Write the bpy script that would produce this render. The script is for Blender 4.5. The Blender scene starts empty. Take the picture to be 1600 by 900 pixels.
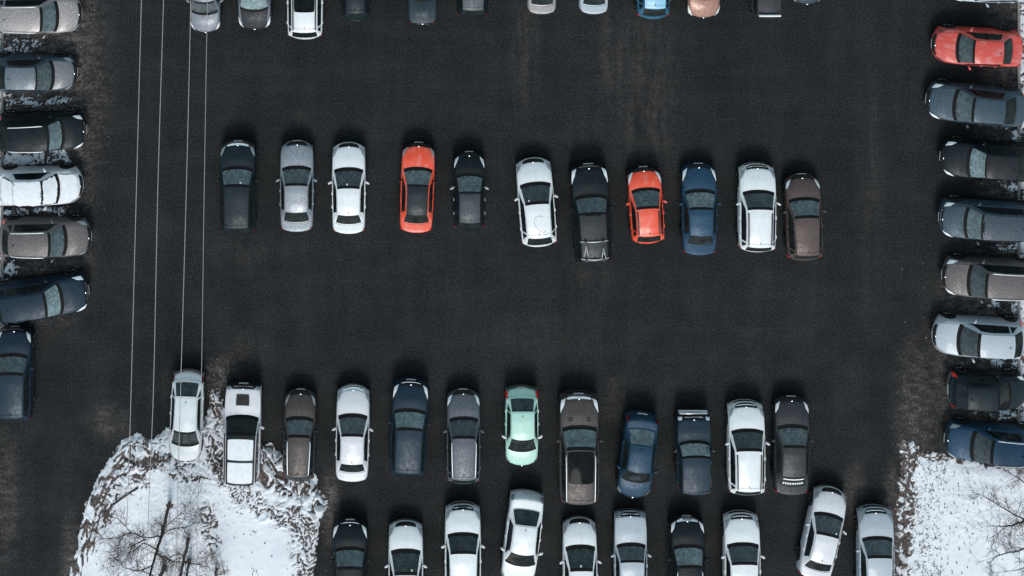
import bpy, math, random
import numpy as np
from mathutils import Vector

sc = bpy.context.scene
R = math.radians
random.seed(7)
rng = np.random.default_rng(7)

# ------------------------------------------------------------------ camera, sky, sun, exposure
S0 = 30.5                                   # picture pixels per metre on the ground
FPX = 2500.0                                # focal length in pixels of a 1600-pixel-wide picture
NX, NY = 620.0, -920.0                      # the point straight below the drone
CAMH = FPX / S0
CAM = Vector(((NX - 800) / S0, (450 - NY) / S0, CAMH))

cd = bpy.data.cameras.new("drone_camera")
cam = bpy.data.objects.new("drone_camera", cd)
sc.collection.objects.link(cam)
cam.location = CAM
cam.rotation_euler = (0, 0, 0)
cd.sensor_width = 36.0
cd.lens = FPX / 1600 * 36.0
cd.shift_x = (800 - NX) / 1600
cd.shift_y = -(450 - NY) / 1600
cd.clip_start = 0.5
cd.clip_end = 2000
sc.camera = cam

SUN_EL, SUN_AZ = R(46), R(180)
w = bpy.data.worlds.new("World"); sc.world = w; w.use_nodes = True
wn = w.node_tree
sky = wn.nodes.new("ShaderNodeTexSky"); sky.sky_type = 'NISHITA'
sky.sun_disc = False
sky.sun_elevation = SUN_EL
sky.sun_rotation = SUN_AZ
sky.air_density = 1.0; sky.dust_density = 1.2; sky.ozone_density = 1.0
bg = wn.nodes["Background"]
hs = wn.nodes.new("ShaderNodeHueSaturation")            # a veiled winter sky: the blue is washed out by cloud
hs.inputs['Saturation'].default_value = 0.62
hs.inputs['Hue'].default_value = 0.455
wn.links.new(sky.outputs[0], hs.inputs['Color'])
wn.links.new(hs.outputs[0], bg.inputs[0])
bg.inputs[1].default_value = 0.122
sd = bpy.data.lights.new("sun", 'SUN'); so = bpy.data.objects.new("sun", sd)
sc.collection.objects.link(so)
sd.energy = 1.3; sd.angle = R(22); sd.color = (1.0, 0.965, 0.91)
so.rotation_euler = (math.pi / 2 - SUN_EL, 0, 0)     # light travels to +Y: shadows fall up the picture
so.location = (0, -40, 60)
sc.view_settings.view_transform = 'Standard'
sc.view_settings.look = 'None'
sc.view_settings.gamma = 1.0
sc.view_settings.exposure = 0.55


def P(px, py, z=0.0):
    """world point at height z seen at picture pixel (px, py)"""
    k = (CAMH - z) / CAMH
    gx, gy = (px - 800) / S0, (450 - py) / S0
    return Vector((CAM.x + (gx - CAM.x) * k, CAM.y + (gy - CAM.y) * k, z))


# ------------------------------------------------------------------ small helpers
def link(o, parent=None):
    sc.collection.objects.link(o)
    if parent: o.parent = parent
    return o


def mesh(name, verts, faces, mat=None, smooth=True):
    me = bpy.data.meshes.new(name)
    me.from_pydata([tuple(map(float, v)) for v in verts], [], faces)
    if mat: me.materials.append(mat)
    if smooth: me.polygons.foreach_set('use_smooth', [True] * len(me.polygons))
    me.update()
    return me


def obj(name, me, parent=None, label=None, cat=None, group=None, kind=None, mat=None):
    o = bpy.data.objects.new(name, me)
    link(o, parent)
    if label: o['label'] = label
    if cat: o['category'] = cat
    if group: o['group'] = group
    if kind: o['kind'] = kind
    if mat:
        if not me.materials: me.materials.append(mat)
        elif me.materials[0] is not mat:
            o.material_slots[0].link = 'OBJECT'; o.material_slots[0].material = mat
    return o


def empty(name, loc, rz, label, cat, group=None):
    o = bpy.data.objects.new(name, None)
    link(o)
    o.empty_display_size = 0.3
    o.location = loc; o.rotation_euler = (0, 0, rz)
    o['label'] = label; o['category'] = cat
    if group: o['group'] = group
    return o


def box(cx, cy, cz, sx, sy, sz, bev=0.0):
    """verts, faces of a box with chamfered vertical profile"""
    v = []; f = []
    if bev <= 0:
        for z in (-.5, .5):
            for (a, b) in ((-.5, -.5), (.5, -.5), (.5, .5), (-.5, .5)):
                v.append((cx + a * sx, cy + b * sy, cz + z * sz))
        f = [(3, 2, 1, 0), (4, 5, 6, 7)] + [(i, (i + 1) % 4, 4 + (i + 1) % 4, 4 + i) for i in range(4)]
        return v, f
    rings = [(-.5 * sz, bev), (-.5 * sz + bev, 0), (.5 * sz - bev, 0), (.5 * sz, bev)]
    for (z, ins) in rings:
        x, y = sx / 2 - ins, sy / 2 - ins
        b = min(bev, x * .5, y * .5)
        for (a, c) in ((-x + b, -y), (x - b, -y), (x, -y + b), (x, y - b), (x - b, y), (-x + b, y), (-x, y - b), (-x, -y + b)):
            v.append((cx + a, cy + c, cz + z))
    for k in range(3):
        for i in range(8):
            f.append((k * 8 + i, k * 8 + (i + 1) % 8, (k + 1) * 8 + (i + 1) % 8, (k + 1) * 8 + i))
    f.append(tuple(range(7, -1, -1))); f.append(tuple(range(24, 32)))
    return v, f


def tube(pts, rad, n=6, cap=True):
    """verts, faces of a tapered tube along pts"""
    pts = [Vector(p) for p in pts]
    if not hasattr(rad, '__len__'): rad = [rad] * len(pts)
    v = []; f = []
    up = Vector((0, 0, 1))
    for i, p in enumerate(pts):
        d = (pts[min(i + 1, len(pts) - 1)] - pts[max(i - 1, 0)])
        d = d.normalized() if d.length > 1e-9 else Vector((0, 0, 1))
        a = d.cross(up)
        if a.length < .05: a = d.cross(Vector((1, 0, 0)))
        a.normalize(); b = d.cross(a)
        for k in range(n):
            t = 2 * math.pi * k / n
            v.append(p + (a * math.cos(t) + b * math.sin(t)) * rad[i])
    for i in range(len(pts) - 1):
        for k in range(n):
            f.append((i * n + k, i * n + (k + 1) % n, (i + 1) * n + (k + 1) % n, (i + 1) * n + k))
    if cap:
        f.append(tuple(range(n - 1, -1, -1)))
        f.append(tuple((len(pts) - 1) * n + k for k in range(n)))
    return v, f


class MB:
    def __init__(s): s.v = []; s.f = []
    def add(s, vf):
        o = len(s.v); s.v.extend(vf[0]); s.f.extend(tuple(i + o for i in q) for q in vf[1]); return s
    def me(s, name, mat, smooth=True): return mesh(name, s.v, s.f, mat, smooth)


# value noise
_T = rng.random((256, 256))
def vnoise(x, y):
    x = np.asarray(x, float); y = np.asarray(y, float)
    xi = np.floor(x).astype(int); yi = np.floor(y).astype(int)
    fx = x - xi; fy = y - yi
    fx = fx * fx * (3 - 2 * fx); fy = fy * fy * (3 - 2 * fy)
    g = lambda a, b: _T[a % 256, b % 256]
    return (g(xi, yi) * (1 - fx) + g(xi + 1, yi) * fx) * (1 - fy) + (g(xi, yi + 1) * (1 - fx) + g(xi + 1, yi + 1) * fx) * fy
def fbm(x, y, o=4):
    s = 0; a = .5; t = 0
    for k in range(o):
        s = s + a * vnoise(x * 2 ** k + 17.3 * k, y * 2 ** k + 9.1 * k); t += a; a *= .5
    return s / t
def sstep(a, b, x):
    t = np.clip((x - a) / (b - a), 0, 1); return t * t * (3 - 2 * t)


# ------------------------------------------------------------------ materials
class NT:
    def __init__(s, name):
        s.m = bpy.data.materials.new(name); s.m.use_nodes = True
        s.t = s.m.node_tree; s.b = s.t.nodes["Principled BSDF"]
    def n(s, typ, **kw):
        o = s.t.nodes.new(typ)
        for k, v in kw.items():
            if k.startswith('i_'):
                key = k[2:]; key = int(key) if key.isdigit() else key.replace('_', ' ')
                s.put(o.inputs[key], v)
            else: setattr(o, k, v)
        return o
    def put(s, sock, v):
        if isinstance(v, bpy.types.NodeSocket): s.t.links.new(v, sock)
        else: sock.default_value = v
    def math(s, op, a, b=0.0, c=None, clamp=False):
        o = s.t.nodes.new('ShaderNodeMath'); o.operation = op; o.use_clamp = clamp
        s.put(o.inputs[0], a); s.put(o.inputs[1], b)
        if c is not None: s.put(o.inputs[2], c)
        return o.outputs[0]
    def rng(s, v, a, b, c=0.0, d=1.0, smooth=True):
        o = s.t.nodes.new('ShaderNodeMapRange'); o.interpolation_type = 'SMOOTHSTEP' if smooth else 'LINEAR'
        s.put(o.inputs[0], v)
        for i, x in enumerate((a, b, c, d)): s.put(o.inputs[1 + i], x)
        return o.outputs[0]
    def mix(s, f, a, b, typ='MIX'):
        o = s.t.nodes.new('ShaderNodeMix'); o.data_type = 'RGBA'; o.blend_type = typ
        s.put(o.inputs[0], f); s.put(o.inputs[6], a); s.put(o.inputs[7], b)
        return o.outputs[2]
    def noise(s, co, scale, detail=3.0, rough=.55, dim='3D'):
        o = s.t.nodes.new('ShaderNodeTexNoise'); o.noise_dimensions = dim
        s.put(o.inputs['Vector'], co); s.put(o.inputs['Scale'], scale)
        s.put(o.inputs['Detail'], detail); s.put(o.inputs['Roughness'], rough)
        return o.outputs[0]
    def co(s): return s.t.nodes.new('ShaderNodeTexCoord').outputs['Object']
    def mapping(s, co, scale=(1, 1, 1), loc=(0, 0, 0)):
        o = s.t.nodes.new('ShaderNodeMapping'); s.put(o.inputs[0], co)
        o.inputs['Scale'].default_value = scale; o.inputs['Location'].default_value = loc
        return o.outputs[0]
    def bump(s, h, strength, dist):
        o = s.t.nodes.new('ShaderNodeBump'); o.inputs['Strength'].default_value = strength
        o.inputs['Distance'].default_value = dist; s.put(o.inputs['Height'], h)
        s.t.links.new(o.outputs[0], s.b.inputs['Normal'])


def C(r, g, b): return (r, g, b, 1.0)
_mc = {}
def plain(name, col, rough=.5, metal=0.0, coat=0.0, grain=0.0, gs=40, spec=.5):
    if name in _mc: return _mc[name]
    n = NT(name); b = n.b
    if grain:
        f = n.noise(n.co(), gs, 2, .7)
        f = n.rng(f, .3, .7, 1 - grain, 1 + grain, False)
        n.put(b.inputs['Base Color'], n.mix(1.0, C(*col), n.n('ShaderNodeCombineColor', i_0=f, i_1=f, i_2=f).outputs[0], 'MULTIPLY'))
    else: b.inputs['Base Color'].default_value = C(*col)
    b.inputs['Roughness'].default_value = rough; b.inputs['Metallic'].default_value = metal
    b.inputs['Coat Weight'].default_value = coat; b.inputs['Specular IOR Level'].default_value = spec
    _mc[name] = n.m
    return n.m


def paint(col, dirt=.25, key=None):
    """car paint with flake, winter film and a little salt dirt"""
    key = key or ('paint_%.3f_%.3f_%.3f_%.2f' % (*col, dirt))
    if key in _mc: return _mc[key]
    n = NT('car_paint'); b = n.b; co = n.co()
    lum = max(col)
    fl = n.rng(n.noise(co, 16, 3, .8), .32, .68, 1 - (.13 if lum > .4 else .42), 1 + (.08 if lum > .4 else .6), False)
    base = n.mix(1.0, C(*col), n.n('ShaderNodeCombineColor', i_0=fl, i_1=fl, i_2=fl).outputs[0], 'MULTIPLY')
    film = n.rng(n.noise(n.mapping(co, (1.1, 2.2, 2.0)), 1.5, 5, .65), .45, .75, 0, dirt)
    salt = C(*[q * .9 + a for q, a in zip(col, (.010, .016, .020))]) if lum < .4 else C(.55, .55, .56)
    base = n.mix(film, base, salt)
    # road film low on the flanks
    sep = n.n('ShaderNodeSeparateXYZ', i_0=co)
    low = n.rng(sep.outputs[2], .25, .75, .55, 0.0)
    low = n.math('MULTIPLY', low, n.rng(n.noise(co, 5, 4, .6), .3, .7, .4, 1.0))
    base = n.mix(low, base, C(.05, .047, .045))
    n.put(b.inputs['Base Color'], base)
    b.inputs['Metallic'].default_value = .15 if lum < .5 else 0
    n.put(b.inputs['Roughness'], n.rng(n.noise(co, 6, 3, .6), .3, .7, .32, .52))
    b.inputs['Coat Weight'].default_value = .04 if lum < .12 else .25; b.inputs['Coat Roughness'].default_value = .12
    b.inputs['Specular IOR Level'].default_value = .14 if lum < .12 else .3
    _mc[key] = n.m
    return n.m


def glass(v, key):
    key = 'glass_' + key + '_%.3f' % v
    if key in _mc: return _mc[key]
    n = NT('car_glass'); b = n.b; co = n.co()
    f = n.rng(n.noise(n.mapping(co, (1, 1, 1)), 3.0, 4, .65), .3, .72, .65, 1.35)
    v = v * 1.6; g = n.rng(n.noise(co, 15, 3, .8), .3, .7, .55, 1.5, False)
    f = n.math('MULTIPLY', f, g)
    n.put(b.inputs['Base Color'], n.mix(1.0, C(v * .78, v * 1.08, v * 1.16), n.n('ShaderNodeCombineColor', i_0=f, i_1=f, i_2=f).outputs[0], 'MULTIPLY'))  # pale panes: reflected sky and lit cabin are put into the base colour
    b.inputs['Roughness'].default_value = .06; b.inputs['IOR'].default_value = 1.5
    b.inputs['Specular IOR Level'].default_value = .035 if key.startswith(('glass_rear', 'glass_sun')) else .10 if (key.startswith(('glass_rear', 'glass_side')) or v < .045) else .4
    _mc[key] = n.m
    return n.m


BLACK = plain('black_plastic', (.009, .010, .011), .55, grain=.3, spec=.25)
SEAM = plain('black_rubber', (.006, .0062, .0068), .7, spec=.15)
TYRE = plain('tyre_rubber', (.018, .018, .019), .8, grain=.3)
RIM = plain('alloy_rim', (.75, .76, .77), .35, .7, grain=.2)
CHROME = plain('chrome', (.72, .73, .75), .18, .9)
RAILM = plain('bright_rail', (.75, .77, .80), .35, .3)
RAILB = plain('black_rail', (.02, .021, .023), .4)
LAMPW = plain('headlamp_lens', (.88, .90, .92), .12, 0, .8, grain=.15, gs=18)
LAMPG = plain('dull_headlamp_lens', (.26, .28, .30), .12, 0, .8, grain=.3, gs=18)
LAMPR = plain('tail_lamp_lens', (.75, .035, .03), .2, 0, .6, grain=.25, gs=30)
LAMPD = plain('dark_tail_lamp_lens', (.12, .012, .012), .2, 0, .6)
PLATE = plain('number_plate', (.55, .56, .58), .45)
PAPER = plain('white_paper', (.8, .82, .84), .7)
SNOWM = None


# ------------------------------------------------------------------ ground
def asphalt_material():
    n = NT('asphalt'); b = n.b; co = n.co()
    grain = n.noise(co, 10, 4, .85)
    g = n.rng(grain, .35, .66, .18, 2.15, False)
    fine = n.rng(n.noise(co, 30, 2, .7), .3, .72, .55, 1.55, False)
    big = n.rng(n.noise(co, .12, 4, .6), .3, .7, .92, 1.08)
    lanes = n.rng(n.noise(n.mapping(co, (.9, .06, 1)), 1.0, 4, .6), .35, .7, .94, 1.16)
    across = n.rng(n.noise(n.mapping(co, (.09, 1.2, 1)), 1.0, 5, .65), .42, .72, .96, 1.18)
    f = n.math('MULTIPLY', n.math('MULTIPLY', g, fine), n.math('MULTIPLY', big, n.math('MULTIPLY', lanes, across)))
    base = n.mix(1.0, C(.0122, .0138, .0147), n.n('ShaderNodeCombineColor', i_0=f, i_1=f, i_2=f).outputs[0], 'MULTIPLY')
    sep = n.n('ShaderNodeSeparateXYZ', i_0=co)
    X, Y = sep.outputs[0], sep.outputs[1]
    def blob(px, py, rx, ry, amp):
        c = P(px, py)
        dx = n.math('DIVIDE', n.math('SUBTRACT', X, c.x), rx / S0)
        dy = n.math('DIVIDE', n.math('SUBTRACT', Y, c.y), ry / S0)
        d = n.math('SQRT', n.math('ADD', n.math('MULTIPLY', dx, dx), n.math('MULTIPLY', dy, dy)))
        return n.rng(d, 0.1, 1.0, amp, 0.0)
    tot = None
    for a in ((820, 80, 34, 150, .6), (1015, 150, 70, 220, .65), (955, 90, 40, 130, .6),
              (915, 210, 60, 60, .35), (465, 185, 22, 22, .5), (235, 610, 60, 60, .4),
              (380, 560, 60, 70, .55), (520, 830, 22, 70, .8), (1340, 765, 24, 70, .55), (960, 620, 40, 60, .45), (840, 520, 190, 60, .22),
              (395, 395, 120, 45, .25), (925, 430, 60, 40, .35), (1360, 300, 30, 340, .35)):
        bl = blob(*a); tot = bl if tot is None else n.math('ADD', tot, bl)
    dn = n.math('MULTIPLY', n.rng(n.noise(co, 2.4, 7, .75), .34, .74, .15, 1), n.rng(n.noise(n.mapping(co, (2.4, .32, 1)), 1.0, 4, .6), .32, .66, .1, 1))
    dust = n.math('MULTIPLY', n.math('MULTIPLY', tot, dn), n.rng(grain, .35, .65, .45, 1.2), clamp=True)
    base = n.mix(n.math('MULTIPLY', dust, .9), base, C(.115, .093, .083))
    mudz = None
    for a in ((50, 130, 150, 340, 1.7), (70, 400, 100, 150, 1.3), (1545, 560, 130, 250, 1.35), (1430, 640, 50, 170, .6), (1590, 260, 85, 420, 1.3),
              (172, 660, 50, 44, .55), (8, 780, 34, 170, .5), (1393, 850, 26, 170, 1.2), (112, 900, 26, 130, .9), (345, 590, 45, 45, .9), (515, 790, 22, 80, 1.0), (1335, 770, 26, 60, .6)):
        bl = blob(*a); mudz = bl if mudz is None else n.math('MAXIMUM', mudz, bl)
    mn = n.rng(n.noise(n.mapping(co, (1.0, 1.7, 1)), 1.5, 8, .72), .40, .66, 0, 1)
    mk = n.math('MULTIPLY', n.math('MULTIPLY', mudz, n.math('ADD', n.math('MULTIPLY', mn, .75), .16)), n.rng(grain, .3, .7, .55, 1.25), clamp=True)
    base = n.mix(n.math('MULTIPLY', mk, .85), base, n.mix(n.rng(n.noise(co, 6, 5, .7), .35, .65), C(.075, .063, .058), C(.27, .225, .205)))
    tot = mudz
    # pale salt crust where the dust is thickest
    crust = n.math('MULTIPLY', n.rng(n.noise(co, 3.2, 8, .78), .57, .69, 0, 1), n.rng(tot, .55, 1.1, 0, .8))
    base = n.mix(crust, base, C(.26, .24, .24))
    n.put(b.inputs['Base Color'], base)
    n.put(b.inputs['Roughness'], n.rng(n.noise(co, .5, 3, .6), .3, .7, .70, .92))
    b.inputs['Specular IOR Level'].default_value = .12
    n.bump(grain, .5, .012)
    return n.m

ASPH = asphalt_material()
g = mesh('ground', [(-400, -400, 0), (400, -400, 0), (400, 400, 0), (-400, 400, 0)], [(0, 1, 2, 3)], ASPH, False)
obj('ground', g, kind='structure')


def snow_material():
    n = NT('trodden_snow'); b = n.b; co = n.co()
    at = n.n('ShaderNodeAttribute', attribute_name='dirt')
    d = at.outputs['Fac']
    fine = n.noise(co, 28, 4, .7); mid = n.noise(co, 5, 5, .7)
    tint = n.mix(n.rng(n.noise(co, .5, 4, .6), .35, .7), C(.76, .79, .83), C(.68, .71, .76))
    k = n.math('ADD', d, n.math('MULTIPLY', n.math('SUBTRACT', mid, .5), n.rng(d, .02, .3, 0.0, .9)))
    k = n.rng(k, .26, .74)
    tint = n.mix(n.rng(fine, .55, .75, 0, .35), tint, C(.52, .55, .60))
    mud = n.mix(n.rng(n.noise(co, 9, 4, .7), .40, .72), C(.035, .029, .027), C(.19, .15, .135))
    n.put(b.inputs['Base Color'], n.mix(k, tint, mud))
    b.inputs['Roughness'].default_value = .75
    b.inputs['Specular IOR Level'].default_value = .3
    n.bump(n.math('ADD', n.math('MULTIPLY', mid, .7), n.math('MULTIPLY', fine, .3)), .35, .04)
    return n.m
SNOWM = snow_material()


def pt_seg_d(X, Y, a, b):
    ax, ay = a; bx, by = b
    dx, dy = bx - ax, by - ay
    t = np.clip(((X - ax) * dx + (Y - ay) * dy) / (dx * dx + dy * dy + 1e-9), 0, 1)
    return np.hypot(X - ax - t * dx, Y - ay - t * dy)


def snow_field(name, poly, zones, res=.055, h=.10, edge=.35, rag=.22, floor=0.0, label=None, lift=.012, cut=0.0):
    """ragged snow sheet inside a pixel polygon; zones = (pixel polyline, radius px, dirt, roughness, lump size)"""
    pw = [(P(*q).x, P(*q).y) for q in poly]
    xs = [p[0] for p in pw]; ys = [p[1] for p in pw]
    gx = np.arange(min(xs) - .3, max(xs) + .3, res); gy = np.arange(min(ys) - .3, max(ys) + .3, res)
    X, Y = np.meshgrid(gx, gy, indexing='ij')
    d = np.full(X.shape, 1e9); ins = np.zeros(X.shape, bool)
    for i in range(len(pw)):
        a, b = pw[i], pw[(i + 1) % len(pw)]
        d = np.minimum(d, pt_seg_d(X, Y, a, b))
        c = (a[1] > Y) != (b[1] > Y)
        with np.errstate(all='ignore'):
            ins ^= c & (X < (b[0] - a[0]) * (Y - a[1]) / (b[1] - a[1] + 1e-12) + a[0])
    sd_ = np.where(ins, d, -d) + (fbm(X * 1.6, Y * 1.6, 5) - .5) * 2 * rag + (fbm(X * 7, Y * 7, 3) - .5) * rag
    if cut: sd_ = sd_ - cut * sstep(.42, .62, fbm(X * 1.9 + 40, Y * 1.9, 4)) * 2
    w = np.zeros(X.shape); rough = np.zeros(X.shape); dirt = np.full(X.shape, floor)
    for (pl, rad, dr, ro, ls) in zones:
        dz = np.full(X.shape, 1e9)
        pp = [(P(*q).x, P(*q).y) for q in pl]
        for i in range(max(1, len(pp) - 1)): dz = np.minimum(dz, pt_seg_d(X, Y, pp[i], pp[min(i + 1, len(pp) - 1)]))
        r = rad / S0
        wz = 1 - sstep(.35 * r, r, dz + (fbm(X * 2.1 + 5, Y * 2.1, 3) - .5) * r * .7)
        if ls < 0:                                          # wheel tracks: drawn out along the line
            n1 = fbm(dz * 5.5 + vnoise(X * 1.5, Y * 1.5), (X + Y) * .45, 3)
        else: n1 = fbm(X / ls + 3 * vnoise(X * 2, Y * 2), Y / ls + 3 * vnoise(X * 2 + 9, Y * 2), 3)
        ridge = 1 - np.abs(n1 - .5) * 2                 # 1 along worm-like lines between lumps
        spot = sstep(.76, .93, ridge)
        dirt = np.maximum(dirt, wz * dr * (.20 + .95 * spot * sstep(.22, .45, fbm(X * 1.3 + 30, Y * 1.3, 3))))
        rough = rough + wz * ro * 1.15 * (np.abs(n1 - .5) * 5 - .25)
        w = np.maximum(w, wz)
    e = sstep(-.02, edge, sd_)
    Z = lift + e * (h + (fbm(X * .7, Y * .7, 4) - .5) * h * .9) + e * np.clip(rough, -h, 1) + (fbm(X * 9, Y * 9, 2) - .5) * .015 * e
    dirt = np.maximum(dirt, (1 - sstep(.0, .30, sd_)) * (.25 + .5 * fbm(X * 4, Y * 4, 3)))
    Z = np.maximum(Z, .004)
    keep = sd_ > 0
    nx, ny = X.shape
    idx = np.arange(nx * ny).reshape(nx, ny)
    k4 = keep[:-1, :-1] & keep[1:, :-1] & keep[1:, 1:] & keep[:-1, 1:]
    F = np.stack([idx[:-1, :-1][k4], idx[1:, :-1][k4], idx[1:, 1:][k4], idx[:-1, 1:][k4]], 1)
    used = np.unique(F); rm = np.full(nx * ny, -1); rm[used] = np.arange(len(used))
    V = np.stack([X.ravel(), Y.ravel(), Z.ravel()], 1)[used]
    F = rm[F]
    me = bpy.data.meshes.new(name)
    me.vertices.add(len(V)); me.vertices.foreach_set('co', V.ravel())
    me.loops.add(F.size); me.loops.foreach_set('vertex_index', F.ravel().astype(np.int32))
    me.polygons.add(len(F)); me.polygons.foreach_set('loop_start', np.arange(0, F.size, 4, dtype=np.int32))
    me.update(calc_edges=True); me.validate()
    me.polygons.foreach_set('use_smooth', [True] * len(me.polygons))
    at = me.attributes.new('dirt', 'FLOAT', 'POINT'); at.data.foreach_set('value', dirt.ravel()[used].astype(np.float32))
    me.materials.append(SNOWM)
    return obj(name, me, kind='structure')


snow_field('snow_island', [(196, 682), (215, 674), (240, 684), (264, 668), (296, 692), (318, 655), (330, 608), (344, 604), (352, 650), (372, 700), (404, 690),
                           (422, 690), (446, 712), (470, 742), (494, 736), (504, 765), (513, 792), (500, 812), (497, 860), (492, 900), (488, 1010), (88, 1010),
                           (108, 905), (122, 835), (140, 775), (165, 718)],
           [([(205, 690), (165, 740), (140, 800), (122, 860), (112, 920)], 34, 1.05, .03, -1),
            ([(215, 700), (176, 755), (150, 820)], 26, 1.0, .05, .20),
            ([(240, 690), (225, 720), (205, 750)], 34, .75, .05, .20),
            ([(228, 721), (240, 714), (262, 713)], 7, 2.2, .03, .3),
            ([(225, 716), (262, 722), (300, 736), (340, 726)], 26, 1.15, .08, .17),
            ([(336, 610), (334, 680), (345, 735)], 24, 1.2, .08, .2),
            ([(345, 735), (372, 765), (410, 790)], 26, .70, .06, .15),
            ([(412, 700), (432, 745), (470, 765), (497, 780)], 36, 1.2, .16, .30),
            ([(440, 800), (478, 830), (485, 900)], 34, .95, .07, .16),
            ([(322, 800), (335, 850)], 24, .75, .05, .18),
            ([(300, 790)], 110, .36, .02, .2), ([(265, 786)], 9, 1.6, .05, .2), ([(295, 840)], 8, 1.6, .05, .2), ([(296, 874)], 8, 1.6, .05, .2)], h=.13, rag=.20)
snow_field('snow_verge', [(1404, 690), (1424, 682), (1438, 704), (1480, 710), (1530, 722), (1620, 730), (1720, 730), (1720, 1010), (1388, 1010), (1394, 905), (1403, 850), (1399, 800), (1405, 745)],
           [([(1418, 685), (1410, 780), (1404, 910)], 24, 1.7, .03, .35), ([(1425, 700), (1418, 780), (1415, 910)], 26, .62, .01, .12), ([(1470, 705), (1450, 780), (1455, 900)], 34, .52, .01, .10),
            ([(1440, 707), (1500, 716), (1600, 730)], 12, .9, .05, .3), ([(1540, 800)], 90, .36, .02, .2)], h=.10, rag=.24, edge=.6)
BARE = [([(-10, -40), (-10, 520)], 60, .9, .05, .25)]
snow_field('snow_left_verge', [(-120, -60), (5, -60), (6, 505), (-10, 520), (-120, 520)], [([(-5, -60), (-5, 510)], 22, .8, .05, .25)], h=.12, rag=.12)
for i, (poly, dr) in enumerate([
        ([(2, 54), (22, 54), (60, 58), (66, 76), (30, 84), (2, 84)], .9), ([(2, 140), (20, 142), (60, 150), (118, 150), (116, 166), (40, 172), (2, 176)], 1.0),
        ([(2, 230), (60, 232), (112, 228), (122, 250), (80, 262), (2, 262)], .65), ([(2, 322), (60, 322), (110, 318), (100, 334), (2, 336)], .9),
        ([(2, 398), (22, 400), (44, 412), (40, 428), (2, 436)], .35), ([(0, 500), (46, 498), (50, 506), (0, 512)], .5)]):
    m_ = (sum(p[0] for p in poly) / len(poly), sum(p[1] for p in poly) / len(poly))
    snow_field('snow_patch', poly, [([(m_[0] - 10, m_[1]), (m_[0] + 45, m_[1])], 80, dr + .3, .04, .16)], h=.05, rag=.26, edge=.2, cut=.13, floor=.10)
snow_field('snow_right_verge', [(1590, -60), (1720, -60), (1720, 735), (1594, 735), (1588, 420)], [([(1594, -60), (1592, 735)], 26, .8, .05, .25)], h=.12, rag=.14)
for i, (poly, dr) in enumerate([
        ([(1560, 282), (1600, 280), (1600, 312), (1572, 310)], .75), ([(1540, 374), (1596, 374), (1600, 402), (1560, 396)], .8),
        ([(1572, 466), (1600, 464), (1600, 500), (1584, 494)], .35), ([(1530, 554), (1598, 556), (1600, 582), (1550, 574)], .65),
        ([(1500, 640), (1598, 640), (1600, 660), (1530, 654)], .8), ([(1530, 466), (1560, 464), (1570, 486), (1540, 488)], 1.0),
        ([(1570, 198), (1598, 200), (1600, 222), (1580, 220)], .9)]):
    m_ = (sum(p[0] for p in poly) / len(poly), sum(p[1] for p in poly) / len(poly))
    snow_field('snow_patch', poly, [([m_, (m_[0] + 10, m_[1])], 60, dr + .3, .04, .16)], h=.05, rag=.24, edge=.2, cut=.12, floor=.10)

# kerbs along both verges
KERB = plain('concrete_kerb', (.20, .19, .18), .85, grain=.35, gs=12)
for px in (4.0, 1591.0):
    a, b = P(px, -400), P(px, 505 if px < 100 else 740)
    v, f = box(a.x, (a.y + b.y) / 2, .06, .14, abs(a.y - b.y), .12, .015)
    obj('kerb', mesh('kerb', v, f, KERB, False), kind='structure')

# crumbs of ice and grit at the edges of the lot
mb = MB()
for i in range(330):
    side = random.random()
    if side < .42: px, py = random.gauss(128, 22), random.uniform(0, 330)
    elif side < .62: px, py = random.gauss(1440, 28), random.uniform(380, 720)
    elif side < .82: px, py = random.gauss(1425, 14), random.uniform(610, 720)
    elif side < .92: px, py = random.gauss(340, 16), random.uniform(560, 620)
    else: px, py = random.gauss(516, 8), random.uniform(740, 900)
    c = P(px, py); r = random.uniform(.008, .028) * (1.8 if random.random() < .08 else 1)
    n_ = 5; v = [(c.x + r * random.uniform(.6, 1.3) * math.cos(k * 2 * math.pi / n_), c.y + r * random.uniform(.6, 1.3) * math.sin(k * 2 * math.pi / n_), .002) for k in range(n_)]
    v.append((c.x, c.y, r * .8))
    mb.add((v, [(k, (k + 1) % n_, n_) for k in range(n_)]))
obj('ice_crumbs', mb.me('ice_crumbs', plain('dirty_ice', (.34, .32, .32), .7, grain=.4, gs=6), False), kind='stuff')


# ------------------------------------------------------------------ car surface
def slopes(Y):
    d = Y[1:] - Y[:-1]
    m = np.zeros_like(Y)
    a, b = d[:-1], d[1:]
    ok = (a * b) > 0
    with np.errstate(all='ignore'):
        hm = 2 * a * b / (a + b)
    m[1:-1] = np.where(ok, hm, 0)
    m[0] = d[0]; m[-1] = d[-1]
    return m
def herm(y0, y1, m0, m1, t):
    t2 = t * t; t3 = t2 * t
    return y0 * (2 * t3 - 3 * t2 + 1) + m0 * (t3 - 2 * t2 + t) + y1 * (-2 * t3 + 3 * t2) + m1 * (t3 - t2)


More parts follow.
